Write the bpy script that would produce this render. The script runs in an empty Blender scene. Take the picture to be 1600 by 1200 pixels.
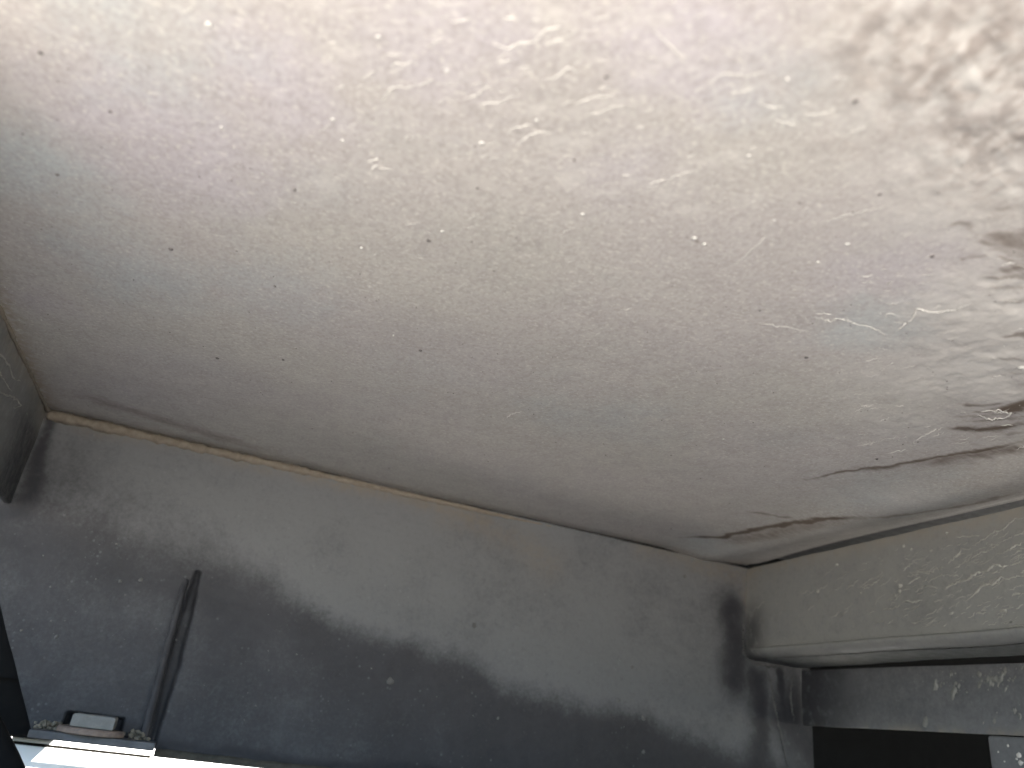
import bpy, math, random
import numpy as np
from mathutils import Matrix, Vector

random.seed(7)
rng = np.random.default_rng(11)
scene = bpy.context.scene
COL = scene.collection

# ------------------------------------------------------------------ scale and axes
# X runs along the cross beam, Y away from the photographer, Z up.  D = distance to the cross beam.
D = 0.7
HC = 0.113 * D                      # height of the camera above the ground
FPX = 1200.0                        # focal length in pixels of the 1600 px wide photograph
_v = np.array([-515.0, 487.0, 1200.0]); _v /= np.linalg.norm(_v)
_u = np.array([3793.0, 1054.0, 1200.0]); _u -= _v * _u.dot(_v); _u /= np.linalg.norm(_u)
_w = np.cross(_u, _v); _w /= np.linalg.norm(_w)
if _w[1] > 0: _w = -_w
R3 = np.array([_u, _v, _w])         # rows: world X, Y, Z written in image axes (right, down, forward)

# ------------------------------------------------------------------ camera
cam = bpy.data.cameras.new('camera'); cam_o = bpy.data.objects.new('camera', cam); COL.objects.link(cam_o)
right, up, back = R3[:, 0], -R3[:, 1], -R3[:, 2]
M = Matrix.Identity(4)
for i in range(3):
    M[i][0], M[i][1], M[i][2] = right[i], up[i], back[i]
M[0][3], M[1][3], M[2][3] = 0, 0, HC
cam_o.matrix_world = M
cam.lens = 27.0; cam.sensor_width = 36.0; cam.clip_start = 0.01; cam.clip_end = 4000
cam.dof.use_dof = True; cam.dof.focus_distance = 0.5; cam.dof.aperture_fstop = 7.0
scene.camera = cam_o

# ------------------------------------------------------------------ sky, sun, exposure
SUN_EL, SUN_ROT = math.radians(58), math.radians(90)      # from the right, along the cross beam
world = bpy.data.worlds.new('World'); scene.world = world; world.use_nodes = True
wn = world.node_tree.nodes; wl = world.node_tree.links
sky = wn.new('ShaderNodeTexSky'); sky.sky_type = 'NISHITA'; sky.sun_disc = False
sky.sun_elevation = SUN_EL; sky.sun_rotation = SUN_ROT
wn['Background'].inputs['Strength'].default_value = 0.05
wl.new(sky.outputs['Color'], wn['Background'].inputs['Color'])
sl = bpy.data.lights.new('sun', 'SUN'); sl.energy = 4.5; sl.angle = math.radians(0.5); sl.color = (1.0, 0.96, 0.912)
sun = bpy.data.objects.new('sun', sl); COL.objects.link(sun)
sdir = Vector((math.cos(SUN_EL), 0.0, math.sin(SUN_EL)))
sun.rotation_euler = sdir.to_track_quat('Z', 'Y').to_euler()
scene.view_settings.view_transform = 'Standard'; scene.view_settings.look = 'None'
scene.view_settings.exposure = 4.05; scene.view_settings.gamma = 1.0

# ------------------------------------------------------------------ helpers
CAM = np.array([0, 0, HC])
def ray(x, y):
    q = np.array([x - 800.0, y - 600.0, FPX]); return R3 @ q
def hit(x, y, axis, val):
    r = ray(x, y); return CAM + r * ((val - CAM[axis]) / r[axis])
ZC = HC + 0.287 * D                 # underside of the panel
YW = D                              # face of the cross beam
XL, XR = -0.234 * D, 0.761 * D      # faces of the two side members
ZJR = HC + 0.1485 * D               # bottom of the side member on the right
ZJL = HC + 0.172 * D
ZWB = HC - 0.055 * D                # bottom of the cross beam

def vnoise(x, y, seed=0):
    xi = np.floor(x).astype(np.int64); yi = np.floor(y).astype(np.int64)
    fx = x - xi; fy = y - yi
    fx = fx * fx * (3 - 2 * fx); fy = fy * fy * (3 - 2 * fy)
    def h(a, b):
        n = (a * 374761393 + b * 668265263 + seed * 974634777) & 0xffffffff
        n = ((n ^ (n >> 13)) * 1274126177) & 0xffffffff
        n = (n ^ (n >> 16)) & 0xffffffff
        return n / 4294967295.0
    return (h(xi, yi) * (1 - fx) * (1 - fy) + h(xi + 1, yi) * fx * (1 - fy)
            + h(xi, yi + 1) * (1 - fx) * fy + h(xi + 1, yi + 1) * fx * fy)
def fbm(x, y, seed=0, octv=4):
    s = 0; a = 0.5; t = 0
    for k in range(octv):
        s = s + a * vnoise(x * 2 ** k + 17.3 * k, y * 2 ** k - 9.1 * k, seed + k); t += a; a *= 0.55
    return s / t
def sstep(a, b, x):
    t = np.clip((x - a) / (b - a), 0, 1); return t * t * (3 - 2 * t)
def seg_dist(px, py, pts):
    """distance to a polyline and position 0..1 along it"""
    best = np.full(px.shape, 1e9); along = np.zeros(px.shape); n = len(pts) - 1
    for i in range(n):
        ax, ay = pts[i]; bx, by = pts[i + 1]; dx, dy = bx - ax, by - ay
        t = np.clip(((px - ax) * dx + (py - ay) * dy) / (dx * dx + dy * dy + 1e-12), 0, 1)
        dd = np.hypot(px - ax - t * dx, py - ay - t * dy); m = dd < best
        best[m] = dd[m]; along[m] = (i + t[m]) / n
    return best, along

def link(name, me, mat=None, parent=None):
    if mat: me.materials.append(mat)
    o = bpy.data.objects.new(name, me); COL.objects.link(o)
    if parent: o.parent = parent
    return o
def mesh_obj(name, verts, faces, mat, parent=None, smooth=True):
    me = bpy.data.meshes.new(name); me.from_pydata([tuple(map(float, v)) for v in verts], [], faces); me.update()
    me.polygons.foreach_set('use_smooth', [smooth] * len(me.polygons))
    return link(name, me, mat, parent)
def grid_obj(name, P, mat, parent, attrs=None, flip=False):
    """P: (n, m, 3) array of points -> one quad sheet"""
    n, m, _ = P.shape
    me = bpy.data.meshes.new(name)
    idx = np.arange(n * m).reshape(n, m)
    q = np.stack([idx[:-1, :-1], idx[1:, :-1], idx[1:, 1:], idx[:-1, 1:]], -1).reshape(-1, 4)
    if flip: q = q[:, ::-1]
    me.vertices.add(n * m); me.vertices.foreach_set('co', P.reshape(-1).astype(np.float32))
    me.loops.add(q.size); me.loops.foreach_set('vertex_index', q.reshape(-1).astype(np.int32))
    me.polygons.add(len(q)); me.polygons.foreach_set('loop_start', np.arange(0, q.size, 4, dtype=np.int32))
    me.update(calc_edges=True); me.validate()
    me.polygons.foreach_set('use_smooth', np.ones(len(q), bool))
    for k, a in (attrs or {}).items():
        at = me.attributes.new(k, 'FLOAT', 'POINT'); at.data.foreach_set('value', a.reshape(-1).astype(np.float32))
    return link(name, me, mat, parent)
def box_vf(x0, x1, y0, y1, z0, z1):
    v = [(x, y, z) for x in (x0, x1) for y in (y0, y1) for z in (z0, z1)]
    f = [(0, 1, 3, 2), (4, 6, 7, 5), (0, 4, 5, 1), (2, 3, 7, 6), (0, 2, 6, 4), (1, 5, 7, 3)]
    return v, f
def bevel_box(name, b, mat, parent=None, w=0.0012, seg=2, jitter=0.0):
    import bmesh
    v, f = box_vf(*b); bm = bmesh.new()
    vs = [bm.verts.new(p) for p in v]
    for q in f: bm.faces.new([vs[i] for i in q])
    bmesh.ops.recalc_face_normals(bm, faces=bm.faces)
    bmesh.ops.bevel(bm, geom=bm.edges[:], offset=w, segments=seg, profile=0.6, affect='EDGES')
    if jitter:
        for q in bm.verts: q.co += Vector((random.uniform(-1, 1), random.uniform(-1, 1), random.uniform(-1, 1))) * jitter
    me = bpy.data.meshes.new(name); bm.to_mesh(me); bm.free()
    me.polygons.foreach_set('use_smooth', [False] * len(me.polygons))
    return link(name, me, mat, parent)
def empty(name, loc, label, cat, group=None):
    o = bpy.data.objects.new(name, None); COL.objects.link(o); o.location = loc
    o.empty_display_size = 0.05
    o['label'] = label; o['category'] = cat
    if group: o['group'] = group
    bpy.context.view_layer.update()
    return o
def keep(o, parent):                      # parent without moving (the parents are unrotated)
    o.parent = parent; o.matrix_parent_inverse = Matrix.Translation(parent.location).inverted()
    return o

# ------------------------------------------------------------------ materials
class NT:
    def __init__(s, name):
        s.m = bpy.data.materials.new(name); s.m.use_nodes = True
        s.t = s.m.node_tree; s.b = s.t.nodes['Principled BSDF']; s._pos = None
    def n(s, ty, **kw):
        o = s.t.nodes.new(ty)
        for k, v in kw.items(): setattr(o, k, v)
        return o
    def l(s, a, b): s.t.links.new(a, b)
    def pos(s, scale=(1, 1, 1), rot=(0, 0, 0)):
        if s._pos is None: s._pos = s.n('ShaderNodeNewGeometry').outputs['Position']
        mp = s.n('ShaderNodeMapping'); mp.inputs['Scale'].default_value = scale; mp.inputs['Rotation'].default_value = rot
        s.l(s._pos, mp.inputs['Vector']); return mp.outputs['Vector']
    def noise(s, scale, detail=4, rough=0.6, vec=None, dist=0.0):
        o = s.n('ShaderNodeTexNoise'); o.inputs['Scale'].default_value = scale; o.inputs['Detail'].default_value = detail
        o.inputs['Roughness'].default_value = rough; o.inputs['Distortion'].default_value = dist
        s.l(vec if vec is not None else s.pos(), o.inputs['Vector']); return o.outputs['Fac']
    def vor(s, scale, vec=None, feature='F1', rand=1.0):
        o = s.n('ShaderNodeTexVoronoi', feature=feature); o.inputs['Scale'].default_value = scale; o.inputs['Randomness'].default_value = rand
        s.l(vec if vec is not None else s.pos(), o.inputs['Vector']); return o
    def rng(s, fac, a, b, c=0.0, d=1.0, smooth=True):
        o = s.n('ShaderNodeMapRange', interpolation_type='SMOOTHSTEP' if smooth else 'LINEAR')
        for k, v in zip(('From Min', 'From Max', 'To Min', 'To Max'), (a, b, c, d)): o.inputs[k].default_value = v
        s.l(fac, o.inputs['Value']); return o.outputs['Result']
    def mix(s, fac, a, b, mode='MIX'):
        o = s.n('ShaderNodeMix', data_type='RGBA', blend_type=mode)
        for sock, v in ((o.inputs[0], fac), (o.inputs[6], a), (o.inputs[7], b)):
            if hasattr(v, 'links') or isinstance(v, bpy.types.NodeSocket): s.l(v, sock)
            elif isinstance(v, tuple): sock.default_value = (*v, 1)
            else: sock.default_value = v
        return o.outputs[2]
    def math(s, op, a, b=0.0, clamp=False):
        o = s.n('ShaderNodeMath', operation=op, use_clamp=clamp)
        for sock, v in zip(o.inputs, (a, b)):
            if isinstance(v, bpy.types.NodeSocket): s.l(v, sock)
            else: sock.default_value = v
        return o.outputs[0]
    def attr(s, name):
        o = s.n('ShaderNodeAttribute', attribute_name=name); return o.outputs['Fac']
    def bump(s, h, strength=0.3, dist=0.001, prev=None):
        o = s.n('ShaderNodeBump'); o.inputs['Strength'].default_value = strength; o.inputs['Distance'].default_value = dist
        s.l(h, o.inputs['Height'])
        if prev is not None: s.l(prev, o.inputs['Normal'])
        return o.outputs['Normal']
    def done(s, col, rough, normal=None, spec=0.3):
        if isinstance(col, tuple): s.b.inputs['Base Color'].default_value = (*col, 1)
        else: s.l(col, s.b.inputs['Base Color'])
        if isinstance(rough, bpy.types.NodeSocket): s.l(rough, s.b.inputs['Roughness'])
        else: s.b.inputs['Roughness'].default_value = rough
        s.b.inputs['Specular IOR Level'].default_value = spec
        if normal is not None: s.l(normal, s.b.inputs['Normal'])
        return s.m

_p, _q = hit(1500, 150, 2, ZC), hit(1500, 50, 2, ZC)
CRA = math.pi / 2 - math.atan2(_q[1] - _p[1], _q[0] - _p[0])
def mat_panel():
    t = NT('panel_paint')
    big = t.noise(7, 3, 0.5); big2 = t.noise(11, 3, 0.5, t.pos((1, 1, 1), (0, 0, 1.0)))
    col = t.mix(t.rng(big, 0.38, 0.62), (0.388, 0.358, 0.336), (0.388, 0.364, 0.328))
    col = t.mix(t.rng(big2, 0.55, 0.72, 0, 0.4), col, (0.355, 0.346, 0.328))
    mid = t.noise(28, 5, 0.65)
    vary = t.math('MULTIPLY', t.math('SUBTRACT', mid, 0.5), 0.9)
    col = t.mix(t.rng(t.math('ADD', t.attr('lilac'), vary), 0.1, 0.95), col, (0.395, 0.362, 0.372))
    col = t.mix(t.rng(t.math('ADD', t.attr('cool'), vary), 0.1, 0.95), col, (0.352, 0.366, 0.362))
    blot = t.noise(70, 5, 0.65)
    col = t.mix(t.rng(blot, 0.3, 0.7, 0, 0.30), col, (0.30, 0.27, 0.25))
    # slanting fine grain of road dust
    gr = t.noise(480, 3, 0.7, t.pos((1, 0.75, 1), (0, 0, 0.5)))
    col = t.mix(t.rng(gr, 0.42, 0.66, 0, 0.38), col, (0.21, 0.19, 0.18))
    gr2 = t.noise(640, 2, 0.6, t.pos((0.6, 1, 1), (0, 0, 0.35)))
    col = t.mix(t.rng(gr2, 0.56, 0.70, 0, 0.42), col, (0.60, 0.56, 0.50))
    # tan dust at the seams
    col = t.mix(t.math('MULTIPLY', t.attr('tan'), t.rng(t.noise(160, 4, 0.7), 0.3, 0.6), True), col, (0.25, 0.205, 0.15))
    # pale powder on the right
    pw = t.noise(120, 5, 0.7, t.pos((0.35, 1.3, 1), (0, 0, 0.2)))
    col = t.mix(t.math('MULTIPLY', t.attr('powder'), t.rng(pw, 0.25, 0.6), True), col, (0.475, 0.448, 0.415))
    # crusty corroded corner: lifted pale crust with brown pits
    cr = t.noise(150, 4, 0.62, t.pos((1, 0.5, 1), (0, 0, CRA)), 0.5)
    crust = t.mix(t.rng(t.math('ADD', cr, t.math('MULTIPLY', t.math('SUBTRACT', t.noise(380, 3, 0.6), 0.5), 0.35)), 0.36, 0.66), (0.225, 0.195, 0.175), (0.385, 0.36, 0.332))
    crust = t.mix(t.rng(t.noise(45, 2, 0.5), 0.50, 0.66, 0, 0.75), crust, (0.43, 0.415, 0.39))
    col = t.mix(t.math('MULTIPLY', t.attr('crust'), t.rng(t.noise(40, 4, 0.6), 0.2, 0.55), True), col, crust)
    # dirt stains, with the shading of the fold painted in
    st = t.noise(150, 5, 0.75, t.pos((0.5, 1.6, 1), (0, 0, -0.1)))
    st2 = t.noise(260, 4, 0.7, t.pos((0.3, 1.6, 1), (0, 0, -0.1)))
    fs = t.rng(t.math('ADD', t.attr('stain_shade'), t.math('ADD', t.math('MULTIPLY', st, 0.55), t.math('MULTIPLY', st2, 0.5))), 0.50, 1.45)
    col = t.mix(fs, col, (0.10, 0.073, 0.054))
    n = t.bump(gr, 0.25, 0.0004)
    n = t.bump(t.noise(60, 4, 0.6), 0.12, 0.002, n)
    return t.done(col, t.rng(blot, 0.3, 0.7, 0.5, 0.68), n, 0.3)

def mat_dark(name, base, dustc, tanc, dens=1.0):
    """dark painted steel under a dusty layer; 'dust', 'tan' and 'soot' are masks of wear and painted shade on the mesh"""
    t = NT(name)
    b = t.mix(t.rng(t.noise(14, 4, 0.6), 0.3, 0.7), base, tuple(c * 1.35 for c in base))
    spk = t.vor(150); spk2 = t.vor(330)
    mott = t.noise(110, 5, 0.7)
    cl = t.noise(26, 5, 0.65)
    f = t.math('ADD', t.attr('dust_shade'), t.math('MULTIPLY', t.math('SUBTRACT', mott, 0.5), 0.7))
    f = t.math('ADD', f, t.math('MULTIPLY', t.math('SUBTRACT', cl, 0.5), 0.6))
    f = t.math('ADD', f, t.math('MULTIPLY', t.math('SUBTRACT', t.noise(330, 3, 0.7), 0.5), 0.5))
    f = t.rng(f, 0.10, 1.0, 0, dens)
    col = t.mix(f, b, dustc)
    col = t.mix(t.rng(t.noise(200, 4, 0.7), 0.5, 0.75, 0, 0.28), col, tuple(c * 0.45 for c in dustc))
    col = t.mix(t.math('MULTIPLY', t.rng(spk.outputs['Distance'], 0.10, 0.2, 1, 0), t.rng(t.noise(30, 2), 0.5, 0.62, 0, 0.22)), col, tuple(min(.5, c * 1.6) for c in dustc))
    col = t.mix(t.math('MULTIPLY', t.rng(spk2.outputs['Distance'], 0.08, 0.16, 1, 0), t.rng(t.noise(55, 2), 0.52, 0.66, 0, 0.25)), col, tuple(min(.5, c * 1.6) for c in dustc))
    col = t.mix(t.math('MULTIPLY', t.attr('tan'), t.rng(t.noise(130, 4, 0.7), 0.25, 0.6), True), col, tanc)
    col = t.mix(t.math('MULTIPLY', t.attr('grime_shade'), t.rng(t.noise(90, 4, 0.7), 0.2, 0.5), True), col, (0.018, 0.018, 0.021))
    n = t.bump(t.noise(240, 4, 0.65), 0.3, 0.0006)
    n = t.bump(t.noise(35, 3, 0.6), 0.2, 0.002, n)
    return t.done(col, t.rng(mott, 0.3, 0.7, 0.5, 0.75), n, 0.25)

def mat_plain(name, col, rough=0.7, var=0.35, scale=120, spec=0.25, col2=None, bstr=0.3):
    t = NT(name)
    c = t.mix(t.rng(t.noise(scale, 5, 0.7), 0.3, 0.7), col, col2 or tuple(x * (1 - var) for x in col))
    n = t.bump(t.noise(scale * 2.3, 3, 0.6), bstr, 0.0006)
    return t.done(c, rough, n, spec)

M_PANEL = mat_panel()
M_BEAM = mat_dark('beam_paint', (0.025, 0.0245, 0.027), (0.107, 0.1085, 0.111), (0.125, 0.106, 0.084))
M_SIDE = mat_dark('side_member_paint', (0.09, 0.091, 0.092), (0.161, 0.161, 0.151), (0.17, 0.15, 0.12))
M_LOW = mat_dark('lower_beam_paint', (0.05, 0.052, 0.056), (0.135, 0.138, 0.143), (0.2, 0.18, 0.14))
M_RIDGE = mat_plain('dried_streak_crust', (0.58, 0.555, 0.51), 0.75, 0.2)
M_RIDGE2 = mat_plain('dried_streak_film', (0.25, 0.245, 0.222), 0.75, 0.3)
M_DRIP = mat_plain('grey_drip', (0.07, 0.069, 0.068), 0.7, 0.35)
M_PALE = mat_plain('pale_spatter', (0.52, 0.50, 0.465), 0.7, 0.2)
M_DARKSP = mat_plain('dark_spatter', (0.13, 0.115, 0.11), 0.8, 0.3)
M_BEAD = mat_plain('dusty_sealant', (0.165, 0.142, 0.112), 0.85, 0.45, 180, col2=(0.12, 0.098, 0.075))
M_WHITE = mat_plain('white_paint', (0.80, 0.79, 0.76), 0.45, 0.06, 40)
M_PLATE = mat_plain('grey_plate_paint', (0.12, 0.12, 0.124), 0.6, 0.35, 90)
M_BOLT = mat_plain('dusty_zinc', (0.21, 0.205, 0.19), 0.7, 0.25, 150)
M_WASH = mat_plain('rusty_washer', (0.25, 0.19, 0.155), 0.8, 0.35, 140)
M_BLACK = mat_plain('rubber_shade_black', (0.009, 0.009, 0.009), 0.9, 0.2, 60, spec=0.05)  # hose rubber, also the black that stands in for deep shade
M_CRUMB = mat_plain('dry_dirt', (0.20, 0.18, 0.14), 0.9, 0.5, 200)
M_STONE = mat_plain('pale_stone', (0.6, 0.56, 0.48), 0.9, 0.2, 120)
M_DECK = mat_plain('shade_deck_grey', (0.2, 0.2, 0.2), 0.7)
def mat_ground():
    t = NT('concrete_yard')
    c = t.mix(t.rng(t.noise(3, 6, 0.65), 0.3, 0.7), (0.44, 0.42, 0.385), (0.36, 0.345, 0.32))
    c = t.mix(t.rng(t.noise(140, 4, 0.7), 0.45, 0.75, 0, 0.5), c, (0.22, 0.21, 0.19))
    return t.done(c, 0.9, t.bump(t.noise(90, 5, 0.7), 0.4, 0.003), 0.2)
M_GROUND = mat_ground()

# ------------------------------------------------------------------ ground
g = mesh_obj('ground', [(-1500, -1500, 0), (1500, -1500, 0), (1500, 1500, 0), (-1500, 1500, 0)], [(0, 1, 2, 3)], M_GROUND)
g['kind'] = 'structure'; g['label'] = 'pale concrete ground under and around the steel underbody'
ky = lambda x: 0.12 * D - 0.52 * x  # added slab out of view, bounces sunlight up onto the panel
kv = [(-4, ky(-4)), (4, ky(4)), (4, ky(4) - 9), (-4, ky(-4) - 9)]
V = [(a, b, z) for z in (-0.02, 0.06 * D) for a, b in kv]
bounce_slab = mesh_obj('bounce_slab', V, [(0, 1, 2, 3), (7, 6, 5, 4), (1, 0, 4, 5), (2, 1, 5, 6), (3, 2, 6, 7), (0, 3, 7, 4)], M_GROUND, None, False)
bounce_slab['kind'] = 'structure'; bounce_slab['label'] = 'unseen sunlit slab added in front to bounce light under the steel underbody'

# ------------------------------------------------------------------ the welded underbody
under = empty('steel_underbody', (0.26 * D, YW, ZWB),
              'dusty grey steel underside with a pale panel between dark welded beams', 'vehicle underbody')

# --- panel: one pressed sheet, seen from below
NX, NY = 760, 620
xs = np.linspace(XL - 0.004, XR + 0.004, NX)
tv = np.linspace(0, 1, NY); ft = 0.35 * tv + 0.65 * tv ** 1.5
fy = lambda x: 0.205 * D - 0.52 * x                       # unseen free edge, slanted to shape the light on the panel
X, Y = np.meshgrid(xs, ft, indexing='ij'); Y = fy(X) + (YW + 0.004 - fy(X)) * Y
def ceil_pt(p): q = hit(p[0], p[1], 2, ZC); return (q[0], q[1])
def px2m(x, y, axis=2, val=ZC):
    q = hit(x, y, axis, val) - CAM; return np.linalg.norm(q) / FPX
stain_shade = np.zeros_like(X); lilac = np.zeros_like(X); cool = np.zeros_like(X); crust = np.zeros_like(X); powder = np.zeros_like(X); tan = np.zeros_like(X)
H = np.zeros_like(X)
warpx = (fbm(X * 70, Y * 70, 3) - 0.5) * 0.012; warpy = (fbm(X * 70, Y * 70, 8) - 0.5) * 0.012
def paint(A, pts, wpx, s, warp=1.0, ends=True):
    P = [ceil_pt(p) for p in pts]; k = px2m(*pts[len(pts) // 2])
    d_, al = seg_dist(X + warpx * warp, Y + warpy * warp, P)
    m = np.exp(-(d_ / (wpx * k)) ** 2) * s
    if ends: m *= sstep(0, 0.15, al) * sstep(1.0, 0.8, al) * 0.6 + 0.4
    np.maximum(A, m, out=A)
paint(stain_shade, [(1065, 838), (1120, 838), (1170, 828), (1230, 815), (1300, 803), (1345, 800)], 8, 1.0)
paint(stain_shade, [(1130, 842), (1180, 835), (1240, 820), (1330, 803)], 20, 0.45)
paint(stain_shade, [(1170, 800), (1215, 806), (1240, 806)], 5, 0.62)
paint(stain_shade, [(1345, 800), (1420, 797), (1520, 785), (1600, 762)], 9, 0.50)  # shading of the fold, painted in as a darker band
paint(stain_shade, [(1255, 749), (1340, 735), (1400, 727), (1480, 712), (1540, 702), (1605, 686)], 6.5, 0.85)
paint(stain_shade, [(1440, 725), (1540, 708), (1610, 692)], 16, 0.55)
paint(stain_shade, [(1480, 668), (1530, 670), (1570, 668), (1610, 660)], 9, 0.85)
paint(stain_shade, [(1565, 642), (1590, 634), (1620, 622)], 14, 0.95)
paint(stain_shade, [(1555, 372), (1590, 385), (1625, 392)], 16, 0.5)
paint(stain_shade, [(1560, 425), (1590, 418), (1620, 420)], 12, 0.55)
for _ in range(42):                         # combed smears at the right
    x = 1625 - abs(random.gauss(0, 55)); y = random.choice([random.gauss(385, 28), random.gauss(420, 40), random.uniform(460, 690), random.gauss(640, 14)])
    L = random.uniform(14, 50); sl = random.uniform(-.12, .02)
    paint(stain_shade, [(x - L, y - sl * L), (x, y), (x + L, y + sl * L)], random.uniform(2.5, 7.0), random.uniform(.32, .56))
paint(stain_shade, [(110, 612), (200, 640), (300, 672), (430, 708)], 20, 0.42)
paint(stain_shade, [(1090, 376), (1096, 381)], 6, 0.55)
for cx, cy, r, s in [(1430, 60, 110, .8), (1540, 100, 130, 1.), (1580, 210, 110, 1.), (1500, 190, 80, .8), (1640, 60, 160, 1.), (1380, 20, 90, .7),
                     (1600, 290, 70, .7), (1330, 40, 70, .4), (1330, 210, 60, .35)]:
    paint(crust, [(cx - 2, cy), (cx + 2, cy)], r, s, 2.0, False)
for cx, cy, r, s in [(1480, 590, 100, .8), (1560, 480, 110, 1.), (1540, 560, 110, 1.), (1420, 660, 70, .6), (1560, 600, 70, .9), (1540, 300, 110, .8), (1380, 520, 60, .35), (1600, 700, 60, .3), (1180, 858, 40, .7), (1300, 825, 40, .6), (1420, 770, 40, .5)]:
    paint(powder, [(cx - 2, cy), (cx + 2, cy)], r, s, 2.0, False)
for A_, lst in ((lilac, [(250, 230, 190, .9), (420, 130, 160, .8), (700, 70, 200, .7), (1080, 60, 190, .8), (1400, 440, 130, .7), (60, 470, 100, .5), (980, 250, 150, .5), (170, 610, 100, .4)]),
                (cool, [(40, 260, 110, .9), (200, 30, 170, .6), (200, 420, 130, .7), (420, 450, 120, .6), (1380, 510, 90, .9), (1230, 150, 110, .5), (930, 650, 140, .5), (1400, 770, 120, .6), (1100, 850, 70, .7)])):
    for cx, cy, rr, s_ in lst: paint(A_, [(cx - 3, cy), (cx + 3, cy)], rr, s_, 2.0, False)
for _ in range(26):
    cx, cy = random.uniform(480, 1300), random.uniform(0, 330)
    paint(powder, [(cx - 30, cy + 8), (cx, cy), (cx + 30, cy - 8)], random.uniform(8, 22), random.uniform(.25, .6), 1.5)
dl = X - XL; dw = YW - Y; dr = XR - X
tan = np.maximum(np.exp(-(dl / 0.010) ** 2) * 0.9, np.exp(-(dw / 0.006) ** 2) * sstep(0.42, 0.1, (X - XL) / (XR - XL)) * 0.9)
tan = np.maximum(tan, np.exp(-(dw / 0.02) ** 2) * 0.3)
# shape: slight oil-canning, rolled strip beside the right member, lifted crust, small dings
H += (fbm(X * 5, Y * 5, 21, 3) - 0.5) * 0.005
lineB = [ceil_pt(p) for p in [(1065, 838), (1170, 828), (1300, 803), (1440, 795), (1600, 760)]]
H -= 0.005 * np.exp(-((dr - 0.055) / 0.028) ** 2)
H += 0.0045 * np.exp(-np.maximum(dr, 0) / 0.013) * (0.25 + 0.75 * sstep(0.0, 0.12, dw)) + 0.0012 * np.exp(-(dw / 0.010) ** 2)
_c, _s = math.cos(CRA), math.sin(CRA)
H += crust * (fbm((X * _c - Y * _s) * 140, (X * _s + Y * _c) * 70, 31, 4) - 0.5) * 0.0030
H += np.maximum(powder, 0.15) * (fbm(X * 150, Y * 150, 35, 3) - 0.5) * 0.0012
P = np.stack([X, Y, ZC + H], -1)
panel = keep(grid_obj('underside_panel', P, M_PANEL, None, dict(stain_shade=stain_shade, lilac=lilac, cool=cool, crust=crust, powder=powder, tan=tan)), under)
panel['label'] = 'pale grey panel with chalky streaks and a crusty corner'
def panel_h(x, y):
    i = int(np.clip(np.searchsorted(xs, x), 0, NX - 1)); j = int(np.clip(np.searchsorted(ft, (y - fy(x)) / (YW + 0.004 - fy(x))), 0, NY - 1)); return ZC + H[i, j]

# unseen deck added above it to block the sun and shape the light
dv = [(-1.5 * D, fy(-1.5 * D)), (4 * D, fy(4 * D)), (4 * D, YW + 0.012), (-1.5 * D, YW + 0.012)]
V = [(a, b, z) for z in (ZC + 0.02, ZC + 0.08) for a, b in dv]
F = [(3, 2, 1, 0), (4, 5, 6, 7), (0, 1, 5, 4), (1, 2, 6, 5), (2, 3, 7, 6), (3, 0, 4, 7)]
shade_deck = keep(mesh_obj('shade_deck', V, F, M_DECK, None, False), under)

# --- cross beam (far side) as a relief sheet: x by z
ztop_gap = lambda x: ZC - 0.0008 - 0.0012 * sstep(0.15 * D, 0.72 * D, x)
wx = np.concatenate([np.linspace(-0.44 * D, 0.878 * D, 600)])
wt = np.linspace(0, 1, 260)
WX, WT = np.meshgrid(wx, wt, indexing='ij')
ZT = ztop_gap(WX) + (fbm(WX * 60, WX * 0, 51) - 0.5) * 0.0012
pa = hit(0, 945, 1, YW); pb = hit(50, 1146, 1, YW)
sl_ = (pb[2] - pa[2]) / (pb[0] - pa[0])
ZB = np.maximum(ZWB, pb[2] + sl_ * (WX - pb[0])) + (fbm(WX * 90, WX * 0, 52) - 0.5) * 0.0015
ZB = np.minimum(ZB, ZC - 0.02)
WZ = ZB + (ZT - ZB) * WT
def wall_pt(p): q = hit(p[0], p[1], 1, YW); return (q[0], q[2])
kW = px2m(600, 950, 1, YW)
dust_shade = np.zeros_like(WX); wtan = np.zeros_like(WX); grime_shade = np.zeros_like(WX); WH = np.zeros_like(WX)
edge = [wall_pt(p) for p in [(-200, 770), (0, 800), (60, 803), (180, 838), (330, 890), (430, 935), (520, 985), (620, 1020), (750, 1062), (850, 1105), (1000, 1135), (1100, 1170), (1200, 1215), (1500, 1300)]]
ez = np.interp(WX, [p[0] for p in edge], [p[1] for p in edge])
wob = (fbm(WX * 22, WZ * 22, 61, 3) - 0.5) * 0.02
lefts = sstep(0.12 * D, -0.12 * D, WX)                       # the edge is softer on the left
dust_shade = sstep(-0.017 - 0.045 * lefts, 0.026 + 0.06 * lefts, WZ - ez + wob) * 0.95  # besides dust, this paints in the slanted shadow across the beam
dust_shade = dust_shade * (1 - 0.16 * sstep(0.35, 0.62, fbm(WX * 14, WZ * 14, 64, 3)))
dust_shade = np.maximum(dust_shade, 0.30 * sstep(0.0, 0.05, ez - WZ) * sstep(0.5 * D, 0.1 * D, WX))   # thin film lower down
def wpaint(A, pts, wpx, s, add=False):
    Q = [wall_pt(p) for p in pts]
    d_, al = seg_dist(WX + (fbm(WX * 60, WZ * 60, 71) - .5) * 0.012, WZ + (fbm(WX * 60, WZ * 60, 75) - .5) * 0.012, Q)
    np.maximum(A, np.exp(-(d_ / (wpx * kW)) ** 2) * s, out=A)
wpaint(grime_shade, [(1140, 950), (1150, 1000), (1150, 1060)], 28, .85)
wpaint(grime_shade, [(1180, 1060), (1190, 1140), (1185, 1230)], 22, .8)
wpaint(grime_shade, [(1218, 1050), (1222, 1085), (1232, 1130)], 9, .9)
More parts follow.
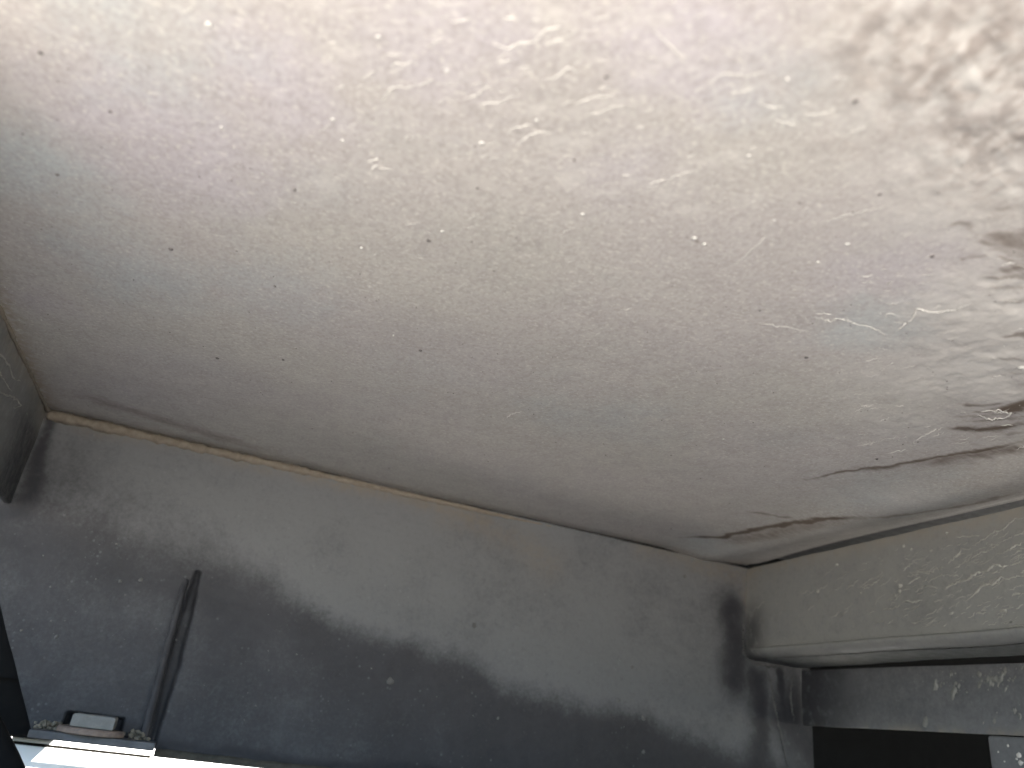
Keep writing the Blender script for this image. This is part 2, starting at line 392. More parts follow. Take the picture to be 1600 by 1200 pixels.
wpaint(grime_shade, [(1250, 1120), (1290, 1180), (1400, 1180)], 60, 1.)  # this and the next paint in the shade of the opening
wpaint(grime_shade, [(1300, 1150), (1500, 1160)], 90, 1.)
wpaint(grime_shade, [(75, 660), (60, 720), (40, 800), (8, 802)], 10, .8)  # darker down the left corner
wpaint(grime_shade, [(250, 1165), (400, 1182), (600, 1199), (750, 1215)], 7, .8)
wpaint(grime_shade, [(330, 930), (360, 1000)], 40, .35)
dust_shade *= 1 - 0.8 * np.clip(grime_shade, 0, 1)
wpaint(wtan, [(78, 648), (300, 692), (520, 748), (700, 795), (760, 812)], 13, .8)
wpaint(wtan, [(700, 800), (800, 840), (860, 880)], 26, .42)
wpaint(wtan, [(1000, 850), (1100, 885), (1165, 895)], 20, .55)
wpaint(wtan, [(1165, 890), (1170, 950)], 16, .6)
# groove beside the stiffener
ga = np.array(wall_pt((309, 896))); gb = np.array(wall_pt((238, 1160)))
d_, al = seg_dist(WX, WZ, [tuple(ga), tuple(gb)])
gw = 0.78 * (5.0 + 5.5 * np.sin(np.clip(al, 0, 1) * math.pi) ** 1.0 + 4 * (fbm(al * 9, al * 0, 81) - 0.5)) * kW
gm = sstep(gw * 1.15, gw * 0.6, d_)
WH += gm * 0.007; grime_shade = np.maximum(grime_shade, gm * 0.62)  # groove is cut, and its shade painted in too
WH += (fbm(WX * 12, WZ * 12, 85, 3) - 0.5) * 0.003 + (fbm(WX * 120, WZ * 120, 86, 3) - 0.5) * 0.0006
# recess round the bolt
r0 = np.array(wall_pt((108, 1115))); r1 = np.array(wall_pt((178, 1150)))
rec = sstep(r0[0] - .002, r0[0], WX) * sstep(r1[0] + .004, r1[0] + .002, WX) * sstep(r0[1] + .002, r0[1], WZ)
WH += rec * 0.010; grime_shade = np.maximum(grime_shade, rec * 0.9)  # recess painted dark as well, for the shade inside it
WP = np.stack([WX, YW + WH, WZ], -1)
beam = keep(grid_obj('cross_beam', WP, M_BEAM, None, dict(dust_shade=dust_shade, tan=wtan, grime_shade=grime_shade)), under)
beam['label'] = 'dark beam, dusty above, with shade painted into its lower half'
kback = box_vf(-4 * D, 4 * D, YW + 0.010, YW + 0.014, ZWB + 0.035, ZC + 0.02)
back = keep(mesh_obj('opening_shade_sheet', kback[0], kback[1], M_BLACK, None, False), under)  # added black sheet, stands in for the shade inside the opening

# stiffener: a flat bar welded on the beam
a0 = np.array(wall_pt((291, 905))); b0 = np.array(wall_pt((222, 1162)))
n = 40; V = []; F = []
ax = (b0 - a0) / np.linalg.norm(b0 - a0); pr = np.array([-ax[1], ax[0]])
prof = [(-5.5, 0.002), (-5.0, -0.003), (-3.0, -0.006), (3.5, -0.007), (5.0, -0.005), (5.5, 0.006)]
for i in range(n):
    t = i / (n - 1); c = a0 + (b0 - a0) * t + pr * (random.uniform(-.4, .4)) * kW
    tap = min(1, 0.35 + t * 6)
    for (w_, h_) in prof:
        q = c - pr * w_ * kW * (0.75 + 0.35 * t); V.append((q[0], YW + (h_ if h_ > 0 else h_ * tap), q[1]))
m = len(prof)
for i in range(n - 1):
    for j in range(m - 1): F.append((i * m + j, i * m + j + 1, (i + 1) * m + j + 1, (i + 1) * m + j))
F.append(tuple(range(m))); F.append(tuple(range((n - 1) * m, n * m))[::-1])
rib = mesh_obj('stiffener_rib', V, F, M_BEAM, beam)

# sealant bead along the corner of panel and beam (left two thirds)
def tube(pts, rad, k=8, flat=(1, 1, 1)):
    pts = [np.array(p, float) for p in pts]; V = []; F = []
    for i, p in enumerate(pts):
        tdir = pts[min(i + 1, len(pts) - 1)] - pts[max(i - 1, 0)]; tdir /= np.linalg.norm(tdir) + 1e-9
        a = np.cross(tdir, (0.31, 0.2, 0.93)); a /= np.linalg.norm(a); b = np.cross(tdir, a)
        for j in range(k):
            th = 2 * math.pi * j / k; V.append(p + (a * math.cos(th) + b * math.sin(th)) * rad[i] * np.array(flat))
    for i in range(len(pts) - 1):
        for j in range(k): F.append((i * k + j, i * k + (j + 1) % k, (i + 1) * k + (j + 1) % k, (i + 1) * k + j))
    F.append(tuple(range(k))[::-1]); F.append(tuple(range((len(pts) - 1) * k, len(pts) * k)))
    return V, F
x_end = hit(860, 832, 1, YW)[0]
pts = []; rad = []
for i in range(260):
    t = i / 259; x = XL + 0.001 + (x_end - XL) * t
    pts.append((x, YW + 0.001, ZC - 0.0036 + float(fbm(np.array(x * 90), np.array(0.), 91) - .5) * 0.0012))
    rad.append((0.0042 * (1 - t) ** 0.6 + 0.0008) * (0.55 + 0.8 * float(fbm(np.array(x * 200), np.array(3.), 92))))
V, F = tube(pts, rad); bead = mesh_obj('sealant_bead', V, F, M_BEAD, beam)
bead['label'] = 'tan dusty sealant bead'

# --- side members
def joist(name, xface, sgn, zb, ridge_gap, tanw, label):
    """profile (x, z) swept along Y; sgn +1: the body lies to +X of its face"""
    prof = []
    ztop = ZC - ridge_gap
    for t in np.linspace(0, 1, 70): prof.append((0.0, ztop + (zb + 0.010 - ztop) * t))
    for a in np.linspace(0, math.pi, 26):                       # rolled lip
        prof.append((0.004 - 0.0085 * math.sin(a) ** 0.8 * (1 if a < math.pi / 2 else 1) + 0.004 * (1 - math.cos(a)) - 0.004, zb + 0.005 + 0.005 * math.cos(a)))
    for t in np.linspace(0.05, 1, 12): prof.append((0.004 + 0.146 * t, zb))
    if sgn < 0:
        prof = [(0.0, ztop + (zb - ztop) * t) for t in np.linspace(0, 1, 90)] + [(0.0012, zb - 0.001), (0.0045, zb - 0.001), (0.005, zb + 0.002), (0.005, zb + 0.03)]
    prof = np.array(prof); s = np.linspace(-0.18 * D if sgn > 0 else 0.34 * D, YW + 0.004, 420)
    A = prof[:, 0][None, :] * sgn + xface; A = np.repeat(A, len(s), 0)
    Z = np.repeat(prof[:, 1][None, :], len(s), 0); S = np.repeat(s[:, None], len(prof), 1)
    if sgn > 0:                                            # the flange narrows towards the front and turns up at its edge
        wide = 0.0655 - 0.019 * np.clip((0.97 * D - S) / (0.37 * D), 0, 1.6)
        k0 = len(prof) - 12; tt = np.linspace(0, 1, 9)[None, :]
        A[:, k0:k0 + 9] = xface + 0.004 + tt * (wide[:, :9] - 0.004)
        A[:, k0 + 9:] = xface + wide[:, :3] + np.array([0.0008, 0.0012, 0.0012])[None, :]; Z[:, k0 + 9:] = zb + np.array([0.001, 0.004, 0.05])[None, :]
    A = A - sgn * (fbm(S * 14, Z * 14, 101, 3) - 0.5) * 0.003 - sgn * (fbm(S * 130, Z * 130, 103, 3) - 0.5) * 0.0007
    Z = Z + (fbm(S * 18, S * 0, 105, 3) - 0.5) * 0.0022 * (np.arange(len(prof)) > 66)[None, :]
    Z[:, 0] += (fbm(s * 70, s * 0, 107) - 0.5) * 0.0012
    dc = YW - S
    tn = np.exp(-((ZC - Z) / tanw) ** 2) * 0.75 + np.exp(-(dc / 0.02) ** 2) * 0.35 * sstep(ZC - 0.07, ZC - 0.01, Z)
    return A, S, Z, tn, dc
A, S, Z, tn, dc = joist('r', XR, 1, ZJR, 0.0028, 0.012, '')
dust_shade_r = 0.75 + 0.1 * sstep(0.5, 0.0, S / D) + 0.2 * sstep(0.022, 0.010, Z - ZJR) * sstep(0.006, 0.012, Z - ZJR) - 0.12 * sstep(0.010, 0.004, Z - ZJR)
dark_r = sstep(0.045, 0.008, dc) * sstep(0.07, 0.03, Z - ZJR) * 0.75  # darker low down beside the cross beam
dark_r[:, -3:] = 1  # upturned edge painted dark for the shade in the slot
dust_shade_r = np.where(A - XR > 0.004, 1.0, dust_shade_r)  # underside painted lighter to lift it out of its shade
jr = keep(grid_obj('side_member', np.stack([A, S, Z], -1), M_SIDE, None, dict(dust_shade=dust_shade_r, tan=tn, grime_shade=dark_r), True), under)
jr['label'] = 'side member covered in pale dried streaks above a rolled lip'
A, S, Z, tn, dc = joist('l', XL, -1, ZJL, 0.0008, 0.010, '')
dust_l = 0.45 + 0 * S; dark_l = sstep(0.105, 0.03, dc + (fbm(S * 60, Z * 60, 115) - .5) * 0.03) * sstep(0.012, 0.03, ZC - Z) * 0.7  # darker towards the far corner
jl = keep(grid_obj('side_member', np.stack([A, S, Z], -1), M_SIDE, None, dict(dust_shade=dust_l, tan=tn, grime_shade=dark_l)), under)
jl['label'] = 'dark side member at the far corner of the panel'
# thin sealant along that member
pts = [(XL + 0.0005, y, ZC - 0.0010) for y in np.linspace(0.2 * D, YW, 120)]
V, F = tube(pts, [0.0016 * (0.6 + 0.8 * random.random()) for _ in pts], 6); mesh_obj('sealant_bead', V, F, M_BEAD, jl)

# ------------------------------------------------------------------ dried streaks (raised crust) on panel and members
def streaks(name, polylines, proj, nrm, wpx, mat, parent, hgt=0.5):
    V = []; F = []
    for pl in polylines:
        w_ = wpx
        if isinstance(pl, tuple): pl, w_ = pl; w_ = min(w_, 3.2)
        pl = np.array(pl, float); L = np.hypot(*np.diff(pl, axis=0).T).sum(); nseg = max(6, int(L / 2.2))
        tt = np.linspace(0, 1, nseg); cum = np.r_[0, np.cumsum(np.hypot(*np.diff(pl, axis=0).T))]; cum /= cum[-1]
        x = np.interp(tt, cum, pl[:, 0]); y = np.interp(tt, cum, pl[:, 1])
        jx = np.random.RandomState(int(abs(pl[0, 0] * 7 + pl[0, 1] * 3)) % 9999).normal(0, 1, (2, nseg))
        y = y + jx[0] * 0.9; x = x + jx[1] * 0.8
        Q = [np.array(proj(a, b)) for a, b in zip(x, y)]
        base = len(V); N = np.array(nrm, float)
        for i, q in enumerate(Q):
            tdir = Q[min(i + 1, nseg - 1)] - Q[max(i - 1, 0)]; tdir /= np.linalg.norm(tdir) + 1e-9
            side = np.cross(tdir, N); side /= np.linalg.norm(side) + 1e-9
            k = np.linalg.norm(q - CAM) / FPX
            r = w_ * k * 0.5 * (math.sin(math.pi * min(1, max(0.02, tt[i]))) ** 0.5) * (0.55 + 0.9 * random.random())
            for c_, h_ in ((-1, -0.25), (-0.55, 0.75), (0, 1), (0.55, 0.75), (1, -0.25)):
                V.append(q + side * r * c_ + N * r * h_ * hgt)
        for i in range(nseg - 1):
            for j in range(4): F.append((base + i * 5 + j, base + i * 5 + j + 1, base + (i + 1) * 5 + j + 1, base + (i + 1) * 5 + j))
    o = mesh_obj(name, V, F, mat, None); o['kind'] = 'stuff'; keep(o, under); 
    o.parent = parent; o.matrix_parent_inverse = parent.matrix_world.inverted() if False else Matrix.Translation(under.location).inverted() @ Matrix.Identity(4)
    o.matrix_parent_inverse = Matrix.Identity(4)
    return o
def on_panel(x, y):
    q = hit(x, y, 2, ZC); return (q[0], q[1], panel_h(q[0], q[1]) - 0.0001)
def on_right(x, y): q = hit(x, y, 0, XR); return (q[0] - 0.0002, q[1], q[2])
def on_left(x, y): q = hit(x, y, 0, XL); return (q[0] + 0.0002, q[1], q[2])
def on_wall(x, y): q = hit(x, y, 1, YW); return (q[0], q[1] - 0.0002, q[2])
PS = [[(703, 35), (727, 32), (738, 28)], ([(767, 67), (793, 78), (813, 68), (837, 65), (850, 47), (873, 43)], 5), ([(853, 69), (883, 60)], 6), ([(850, 47), (875, 42)], 6),
      [(603, 88), (630, 87)], [(610, 106), (620, 100), (633, 103), (645, 97)], [(597, 160), (610, 140), (623, 137), (633, 140), (643, 136)], [(653, 137), (678, 127)],
      [(723, 158), (747, 150), (763, 132)], [(747, 165), (783, 163)], [(860, 127), (877, 115), (887, 105), (905, 113)], ([(777, 98), (798, 95)], 6), [(793, 212), (800, 202), (833, 197)],
      [(805, 230), (820, 217), (840, 209), (862, 211)], [(893, 166), (927, 152), (960, 150)], [(913, 183), (937, 178), (957, 167), (977, 169)], [(573, 253), (592, 249)], [(581, 267), (590, 257)],
      ([(787, 28), (808, 30)], 5), ([(833, 30), (845, 31)], 5), [(510, 70), (527, 68)], [(555, 73), (562, 70)], [(513, 97), (520, 90)], [(1015, 290), (1040, 283)], [(1020, 45), (1050, 75), (1075, 103)],
      [(1107, 133), (1130, 117), (1167, 122), (1200, 113)], [(1183, 163), (1210, 172), (1227, 168)], [(1140, 150), (1180, 142)], [(1257, 192), (1258, 183), (1287, 180), (1307, 173)],
      [(1317, 220), (1333, 208), (1352, 202), (1357, 190)], [(1210, 190), (1247, 200)], ([(1290, 348), (1390, 323)], 1.6), ([(1150, 415), (1167, 400), (1200, 370)], 2),
      ([(1400, 521), (1425, 500), (1433, 485), (1462, 490), (1492, 485), (1521, 473)], 3), ([(1267, 496), (1296, 504), (1312, 500), (1342, 510), (1358, 512), (1387, 527)], 2),
      ([(1425, 692), (1446, 679), (1475, 667)], 2.5), ([(1387, 708), (1417, 702)], 2.5), ([(1525, 646), (1546, 654), (1571, 652), (1579, 646), (1560, 640), (1530, 642)], 2.5), ([(1275, 492), (1300, 493)], 1.6),
      ([(1180, 505), (1270, 520)], 1.2), ([(1030, 300), (1050, 280), (1085, 268)], 2)]
for _ in range(150):
    x, y = random.gauss(880, 240), abs(random.gauss(0, 190)); L = random.uniform(8, 26); s = random.uniform(-.7, .1)
    PS.append(([(x, y), (x + L * .5, y + s * L * .5 + random.uniform(-3, 3)), (x + L, y + s * L)], random.uniform(0.7, 1.7)))
for _ in range(60):
    x, y = random.uniform(1330, 1590), random.uniform(400, 700); L = random.uniform(8, 30); s = random.uniform(-.35, .1)
    PS.append(([(x, y), (x + L, y + s * L)], random.uniform(0.9, 1.7)))
streaks('dried_streaks', PS, on_panel, (0, 0, -1), 2.4, M_RIDGE, panel, 0.5)
RS = [[(1492, 840), (1514, 838), (1531, 837)], [(1521, 854), (1534, 845), (1555, 830), (1568, 828), (1577, 817), (1588, 811), (1602, 810)], [(1480, 884), (1490, 873), (1503, 858), (1519, 859)],
      [(1505, 881), (1519, 873), (1532, 863), (1547, 860), (1562, 849)], [(1555, 867), (1568, 864), (1586, 853), (1602, 847)],
      ([(1480, 919), (1497, 908), (1510, 907), (1529, 894), (1542, 892), (1553, 882), (1568, 885), (1581, 882), (1604, 875)], 4.6),
      ([(1506, 940), (1519, 932), (1536, 914), (1551, 912), (1566, 901), (1573, 906), (1588, 901), (1604, 900)], 4.2), [(1449, 910), (1464, 902), (1480, 898), (1500, 899)],
      [(1430, 925), (1445, 914), (1473, 920)], [(1408, 940), (1432, 940), (1443, 937)], [(1380, 953), (1397, 950), (1408, 946)], [(1419, 912), (1438, 901)], [(1408, 893), (1425, 880), (1434, 878)],
      [(1423, 894), (1451, 895), (1480, 884)], ([(1343, 919), (1369, 910), (1382, 898)], 2), [(1458, 938), (1473, 939)], [(1525, 959), (1542, 957)], ([(1562, 955), (1575, 953)], 5), ([(1583, 930), (1597, 926)], 5),
      ([(1547, 987), (1570, 986)], 4), ([(1577, 980), (1602, 977)], 4), ([(1586, 951), (1600, 945)], 5), ([(1384, 869), (1406, 856)], 2), ([(1560, 1000), (1580, 996)], 2), [(1585, 838), (1604, 830)], [(1575, 926), (1590, 915), (1604, 914)]]
for _ in range(200):
    x = 1600 - abs(random.gauss(0, 150)); y = random.uniform(830 + (1600 - x) * .2, 985); L = random.uniform(5, 22); s = random.uniform(-.9, -.1)
    RS.append(([(x, y), (x + L * .5, y + s * L * .4 + random.uniform(-2, 2)), (x + L, y + s * L)], random.uniform(0.7, 1.6)))
streaks('dried_streaks', RS, on_right, (-1, 0, 0), 2.3, M_RIDGE2, jr, 0.55)
LS = [([(-10, 545), (7, 560), (15, 573), (20, 590), (33, 597)], 3), ([(-10, 610), (0, 613), (20, 620), (33, 633), (43, 650)], 3), ([(20, 637), (37, 633)], 2.4), ([(-5, 575), (10, 600), (18, 612)], 2)]
streaks('dried_streaks', LS, on_left, (1, 0, 0), 3, M_RIDGE2, jl, 0.5)
WS = [([(1196, 1040), (1206, 1070), (1212, 1110), (1222, 1160), (1232, 1205)], 6), ([(1240, 1045), (1236, 1090), (1240, 1130)], 9), ([(1163, 950), (1161, 1000), (1164, 1032)], 5),
      ([(1164, 1030), (1180, 1038), (1200, 1041), (1225, 1042)], 6), ([(1170, 1030), (1195, 1024), (1240, 1030)], 5)]
streaks('grey_drips', WS, on_wall, (0, -1, 0), 4, M_DRIP, beam, 0.45)

# ------------------------------------------------------------------ spatter: small flat blobs
def blobs(name, spots, proj, nrm, mat, parent, irr=.25, els=(0.7, 1.2)):
    V = []; F = []; N = np.array(nrm, float)
    a = np.cross(N, (0.2, 0.7, 0.3)); a /= np.linalg.norm(a); b = np.cross(N, a)
    for (x, y, r) in spots:
        q = np.array(proj(x, y)); k = np.linalg.norm(q - CAM) / FPX * r * 0.8; base = len(V); m = 9
        el = random.uniform(*els); ph = random.uniform(0, 3)
        ring = [1 + random.uniform(-irr, irr) for _ in range(m)]
        for s, h in ((1.0, -0.05), (0.7, 0.35)):
            for j in range(m):
                th = 2 * math.pi * j / m + ph
                V.append(q + (a * math.cos(th) * el + b * math.sin(th)) * k * s * ring[j] + N * k * h)
        V.append(q + N * k * 0.45)
        for j in range(m):
            F.append((base + j, base + (j + 1) % m, base + m + (j + 1) % m, base + m + j)); F.append((base + m + j, base + m + (j + 1) % m, base + 2 * m))
    o = mesh_obj(name, V, F, mat, parent); o['kind'] = 'stuff'; return o
def on_low(x, y): q = hit(x, y, 0, 0.859 * D); return (q[0] - 0.0002, q[1], q[2])
pale = [(345, 200, 4), (565, 387, 3.5), (838, 190, 4.5), (910, 337, 3.5), (1170, 247, 4), (1278, 413, 4), (615, 522, 3), (1130, 687, 3), (1325, 385, 3.5), (1595, 572, 6), (691, 361, 4), (590, 60, 4),
        (698, 113, 4), (1210, 347, 2.5), (1323, 385, 3), (1230, 126, 4), (520, 188, 4), (535, 221, 4), (752, 225, 5), (410, 272, 2.5), (365, 232, 2.5), (325, 40, 6), (700, 690, 2), (1085, 375, 5), (1100, 384, 4)]
dark = [(90, 272, 3), (172, 175, 3), (63, 82, 4), (947, 121, 4), (897, 253, 3.2), (1457, 403, 4.2), (1260, 560, 3.6), (340, 558, 3.5), (443, 560, 3.5), (670, 375, 4.5), (737, 377, 2), (657, 547, 4), (430, 445, 3.5),
        (268, 388, 4), (460, 297, 3.5), (1337, 160, 5), (1370, 717, 3), (742, 230, 2.5), (1375, 307, 2.5), (1250, 321, 2), (1333, 335, 2.5), (746, 294, 2.5), (1187, 487, 2)]
for _ in range(480):
    x, y = random.uniform(0, 1600), random.uniform(0, 860) ; pale.append((x, y, random.choice([.6, .7, .8, 1, 1.2, 1.5])))
for _ in range(380):
    x, y = random.uniform(0, 1600), random.uniform(0, 860) ; dark.append((x, y, random.choice([.6, .8, 1, 1.2, 1.5])))
def inside(l):
    out = []
    for x, y, r in l:
        q = hit(x, y, 2, ZC)
        if XL + .004 < q[0] < XR - .004 and fy(q[0]) + .004 < q[1] < YW - .004 and ray(x, y)[2] > 0: out.append((x, y, r))
    return out
blobs('pale_spatter', inside(pale), on_panel, (0, 0, -1), M_PALE, panel)
blobs('dark_spatter', inside(dark), on_panel, (0, 0, -1), M_DARKSP, panel)
wsp = [(518, 793, 3), (610, 1065, 7), (741, 977, 5), (966, 1095, 4), (778, 1122, 3), (290, 907, 4), (188, 908, 3.5), (220, 906, 4), (79, 917, 2.5), (88, 995, 3.5), (33, 985, 2), (80, 970, 2), (182, 850, 2), (988, 1043, 3), (1005, 1122, 4), (1005, 1175, 4), (1070, 901, 4)]
for _ in range(70): wsp.append((random.uniform(20, 1150), random.uniform(860, 1160), random.choice([.8, 1, 1.2, 1.6])))
M_WSP = mat_plain('grey_spatter', (0.11, 0.108, 0.104), 0.8, 0.3)
def wok(p): q = hit(p[0], p[1], 1, YW); return ZWB + .004 < q[2] < ZC - .004 and q[2] > pb[2] + sl_ * (q[0] - pb[0]) + .004
blobs('pale_spatter', [p for p in wsp if wok(p)], on_wall, (0, -1, 0), M_WSP, beam)
rsp = [(1407, 915, 4.5), (1406, 924, 3.5), (1400, 930, 3), (1424, 858, 2.5), (1480, 833, 3), (1278, 924, 3), (1345, 926, 2), (1455, 860, 3), (1308, 883, 4), (1412, 853, 3)]
blobs('pale_spatter', rsp, on_right, (-1, 0, 0), M_RIDGE2, jr)

# ------------------------------------------------------------------ lower frame on the right (stands apart: a slot shows between)
XB = 0.859 * D
stand = empty('support_frame', (XB + 0.03, 0.5 * D, 0), 'grey scuffed support frame below the streaked side member', 'support frame')
zb0 = HC + 0.0695 * D
zt = lambda y: HC + 0.1475 * D - 0.007 * D * sstep(1.0 * D, 0.5 * D, y) 
s = np.linspace(0.05 * D, YW - 0.002, 300); pr_ = np.linspace(0, 1, 60)
S, T = np.meshgrid(s, pr_, indexing='ij')
TOP = HC + 0.1478 * D - 0.0015 * sstep(0.98 * D, 0.4 * D, S)
Z = TOP + (zb0 - TOP) * np.clip(T / 0.9, 0, 1); A = XB + (fbm(S * 20, Z * 20, 121, 3) - .5) * 0.003
A = np.where(T > 0.9, A + (T - 0.9) * 0.01, A)
dl_ = 0.45 + 0.2 * sstep(zb0 + 0.02, zb0, Z) + 0.35 * sstep(0.9 * D, 0.4 * D, S)
so = sstep(0.10, 0.01, YW - S) * 0.9  # far end painted dark so it merges into shade
tn_ = np.exp(-((Z - zb0) / 0.004) ** 2) * 0.5 * sstep(.45, .6, fbm(S * 30, Z * 0, 125))
A[:, 0] = XB + 0.09; Z[:, 0] = TOP[:, 0]; so[:, 0:1] = 1  # top face painted dark for the shade in the slot
lb = keep(grid_obj('lower_beam', np.stack([A, S, Z], -1), M_LOW, None, dict(dust_shade=dl_, tan=tn_, grime_shade=so), True), stand)
lsp = []
for cx, cy, n_ in ((1490, 1075, 12), (1478, 1070, 10), (1555, 1062, 16), (1540, 1056, 8), (1555, 1040, 7), (1590, 1040, 10), (1590, 1062, 6), (1545, 1122, 4), (1490, 1052, 5), (1463, 1066, 5), (1595, 1110, 8), (1445, 1132, 6)):
    for _ in range(n_): lsp.append((random.gauss(cx, 11), random.gauss(cy, 6), random.choice([.6, .8, 1, 1.3, 1.8, 2.4])))
lsp += [(1490, 1085, 4.5), (1555, 1061, 6), (1548, 1063, 4), (1565, 1060, 4), (1530, 1054, 3.5), (1488, 1037, 3), (1531, 1071, 3), (1462, 1071, 4), (1446, 1131, 5)]
M_LSP = mat_plain('scuff_grey', (0.19, 0.19, 0.178), 0.8, 0.3)
blobs('pale_scuffs', [p for p in lsp if 1049 - (p[0] - 1450) * .08 < p[1] < 1134], on_low, (-1, 0, 0), M_LSP, lb, .55, (0.9, 2.2))
yp = hit(1541, 1146, 0, XB + 0.003)[1]
po = keep(bevel_box('support_post', (XB + 0.003, XB + 0.05, 0.25 * D, yp, 0.0, zb0 - 0.0005), M_LOW, None, 0.003, 3), stand)
at = po.data.attributes.new('dust_shade', 'FLOAT', 'POINT'); at.data.foreach_set('value', [0.8] * len(po.data.vertices))
def on_post(x, y): q = hit(x, y, 0, XB + 0.003); return (q[0] - 0.0002, q[1], q[2])
blobs('pale_scuffs', [(1592, 1180, 3.5), (1595, 1192, 4), (1589, 1186, 2), (1575, 1165, 2), (1570, 1190, 1.6), (1560, 1175, 1.5)], on_post, (-1, 0, 0), M_PALE, po)

# ------------------------------------------------------------------ white rail behind and below the beam, with bolted plate
YR = YW + 0.030
def railpt(x, y, yy): return hit(x, y, 1, yy)
rail = empty('white_rail', (0.0, YR + 0.02, 0.0), 'sunlit white rail running along the foot of the dark beam', 'rail')
def zrow(x, y, yy): return hit(x, y, 1, yy)[2]
z1 = zrow(150, 1176.5, YR + .001); z2 = zrow(150, 1200, YR - .003)
def sweep(name, prof, x0, x1, mat, parent):
    V = []; F = []; k = len(prof)
    for x in (x0, x1): V += [(x, p[0], p[1]) for p in prof]
    for j in range(k): F.append((j, (j + 1) % k, k + (j + 1) % k, k + j))
    F.append(tuple(range(k))[::-1]); F.append(tuple(range(k, 2 * k)))
    o = mesh_obj(name, V, F, mat, None, False); keep(o, parent); return o
xl_end = railpt(14, 1160, YR)[0]
sweep('rail_body', [(YR + .001, z1), (YR - .0028, z2 + .001), (YR - .003, z2), (YR - .003, z2 - .004), (YR + .05, z2 - .004), (YR + .05, z1)], xl_end, 1.2 * D, M_WHITE, rail)
sweep('rail_web', [(YR + .010, 0.0), (YR + .010, z2 - .006), (YR + .016, z2 - .006), (YR + .016, 0.0)], xl_end + .03, 1.2 * D, M_PLATE, rail)
# upper strip (ends right of the bolt)
z3 = zrow(150, 1162, YR + .008); z4 = zrow(150, 1172, YR + .005)
xs0, xs1 = xl_end, railpt(238, 1178, YR)[0]
sweep('upper_strip', [(YR + .008, z3), (YR + .005, z4), (YR + .006, z1 + .0004), (YR + .05, z1 + .0004), (YR + .05, z3)], xs0, xs1, M_WHITE, rail)
M_GROOVE = mat_plain('groove_shade_black', (0.014, 0.013, 0.011), 0.95, 0.15, 260, spec=0.05)
sweep('groove_shade', [(YR + .0035, z1 + .0002), (YR + .0035, z4 + .0003), (YR + .0075, z4 + .0003), (YR + .0075, z1 + .0002)], xs0 + .002, xs1 - .001, M_GROOVE, rail)  # dark strip standing in for the shade of the rail's groove
M_LIP = mat_plain('dusty_lip', (0.075, 0.068, 0.054), 0.85, 0.4, 120)
xq = hit(243, 1168, 1, YW)[0]
lipz0 = zrow(300, 1189, YW + .004); lipz1 = zrow(300, 1177.5, YW + .004)
keep(mesh_obj('bottom_lip', *box_vf(xq, 0.86 * D, YW + .0035, YW + .011, lipz0, lipz1 + .004), M_LIP, None, False), under)
# plate in the shade of the beam, carrying the bolt
YP = YW - 0.030
za = zrow(150, 1151, YP); zb_ = zrow(150, 1164, YP)
xp0, xp1 = hit(44, 1145, 1, YP)[0], hit(240, 1172, 1, YP)[0]
keep(bevel_box('clamp_plate', (xp0, xp1, YP, YW + 0.024, zb_, za), M_PLATE, None, 0.0008, 2), rail)
cw = hit(141, 1150, 1, YW - 0.016)
def ngon_prism(name, cx, cy, r, z0, z1, k, mat, parent, cham=0.0012, rot=0.0):
    rows = [(r - cham, z0), (r, z0 + cham * .5), (r, z1 - cham), (r - cham, z1)]
    V = [(cx + rr * math.cos(rot + 2 * math.pi * j / k), cy + rr * math.sin(rot + 2 * math.pi * j / k), z) for rr, z in rows for j in range(k)]
    F = [(i * k + j, i * k + (j + 1) % k, (i + 1) * k + (j + 1) % k, (i + 1) * k + j) for i in range(3) for j in range(k)]
    F += [tuple(range(k))[::-1], tuple(range(3 * k, 4 * k))]
    o = mesh_obj(name, V, F, mat, None, False); keep(o, parent); return o
kk = np.linalg.norm(cw - CAM) / FPX * 0.97
ngon_prism('washer', cw[0] - 1 * kk, cw[1], 41 * kk, za + .0002, za + 8 * kk, 32, M_WASH, rail)
ngon_prism('bolt_head', cw[0], cw[1], 36 * kk, za + 8 * kk + .0002, za + 24 * kk, 4, M_BOLT, rail, rot=math.radians(45))
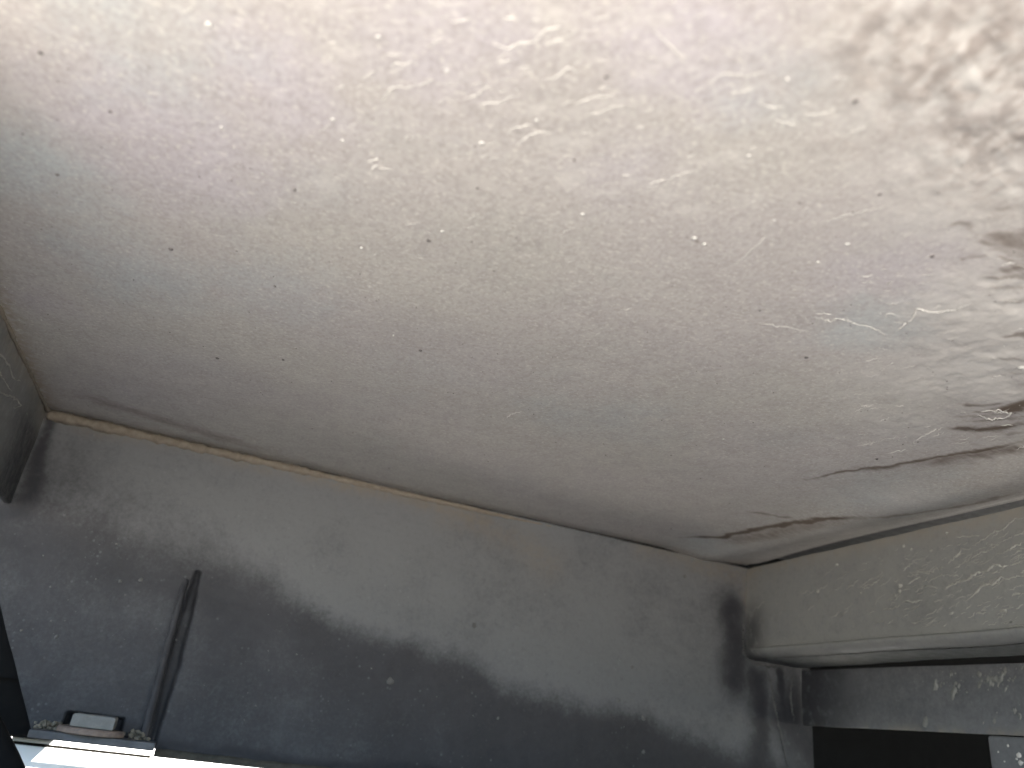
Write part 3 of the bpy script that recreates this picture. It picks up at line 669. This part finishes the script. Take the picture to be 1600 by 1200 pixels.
# crumbs of dirt lodged on the plate
V = []; F = []
def crumb(c, r):
    base = len(V); phi = (1 + 5 ** .5) / 2
    ic = [(-1, phi, 0), (1, phi, 0), (-1, -phi, 0), (1, -phi, 0), (0, -1, phi), (0, 1, phi), (0, -1, -phi), (0, 1, -phi), (phi, 0, -1), (phi, 0, 1), (-phi, 0, -1), (-phi, 0, 1)]
    fc = [(0, 11, 5), (0, 5, 1), (0, 1, 7), (0, 7, 10), (0, 10, 11), (1, 5, 9), (5, 11, 4), (11, 10, 2), (10, 7, 6), (7, 1, 8), (3, 9, 4), (3, 4, 2), (3, 2, 6), (3, 6, 8), (3, 8, 9), (4, 9, 5), (2, 4, 11), (6, 2, 10), (8, 6, 7), (9, 8, 1)]
    for p in ic: V.append(np.array(c) + np.array(p) / 1.9 * r * random.uniform(.7, 1.25))
    for f in fc: F.append(tuple(base + i for i in f))
for _ in range(80):
    x = random.choice([random.gauss(64, 8), random.gauss(212, 9), random.gauss(90, 8)]); y = random.uniform(1128, 1150) + (x - 60) * .10
    yy = random.uniform(YW - 0.012, YW - 0.004); q = hit(x, y, 1, yy); q[2] = max(q[2], za + 0.0008)
    if q[2] < za + 0.012: crumb(q, random.uniform(0.0008, 0.0026))
o = mesh_obj('dirt_crumbs', V, F, M_CRUMB, None, False); o['kind'] = 'stuff'; o['label'] = 'dry dirt crumbs lodged beside the bolt'; 

# ------------------------------------------------------------------ black block added for the shade behind the cut corner of the beam, hose in front of the rail's end
xf1 = hit(76, 1160, 1, YR)[0]
void_block = bevel_box('shade_block', (-0.75 * D, xf1 + 0.004, YW + 0.018, YW + 0.16, zrow(60, 1156, YW + .018), ZC + 0.01), M_BLACK, None, 0.004, 3)  # added block for the dark void, also shades the rail's left end
void_block['label'] = 'black block added for the deep shade behind the cut corner of the beam'; void_block['category'] = 'shade block'
pts = [hit(x, y, 1, YW - 0.06) for x, y in [(-60, 1060), (-35, 1105), (-12, 1150), (8, 1190), (30, 1240)]]
pts2 = []
for i in range(4):
    for t in np.linspace(0, 1, 8, endpoint=False): pts2.append(pts[i] * (1 - t) + pts[i + 1] * t)
pts2.append(pts[-1]); V, F = tube(pts2, [0.0085] * len(pts2), 16)
hose = mesh_obj('rubber_hose', V, F, M_BLACK, None); hose['label'] = 'black rubber hose slanting past the left end of the white rail'; hose['category'] = 'hose'

print('built', len(bpy.data.objects))
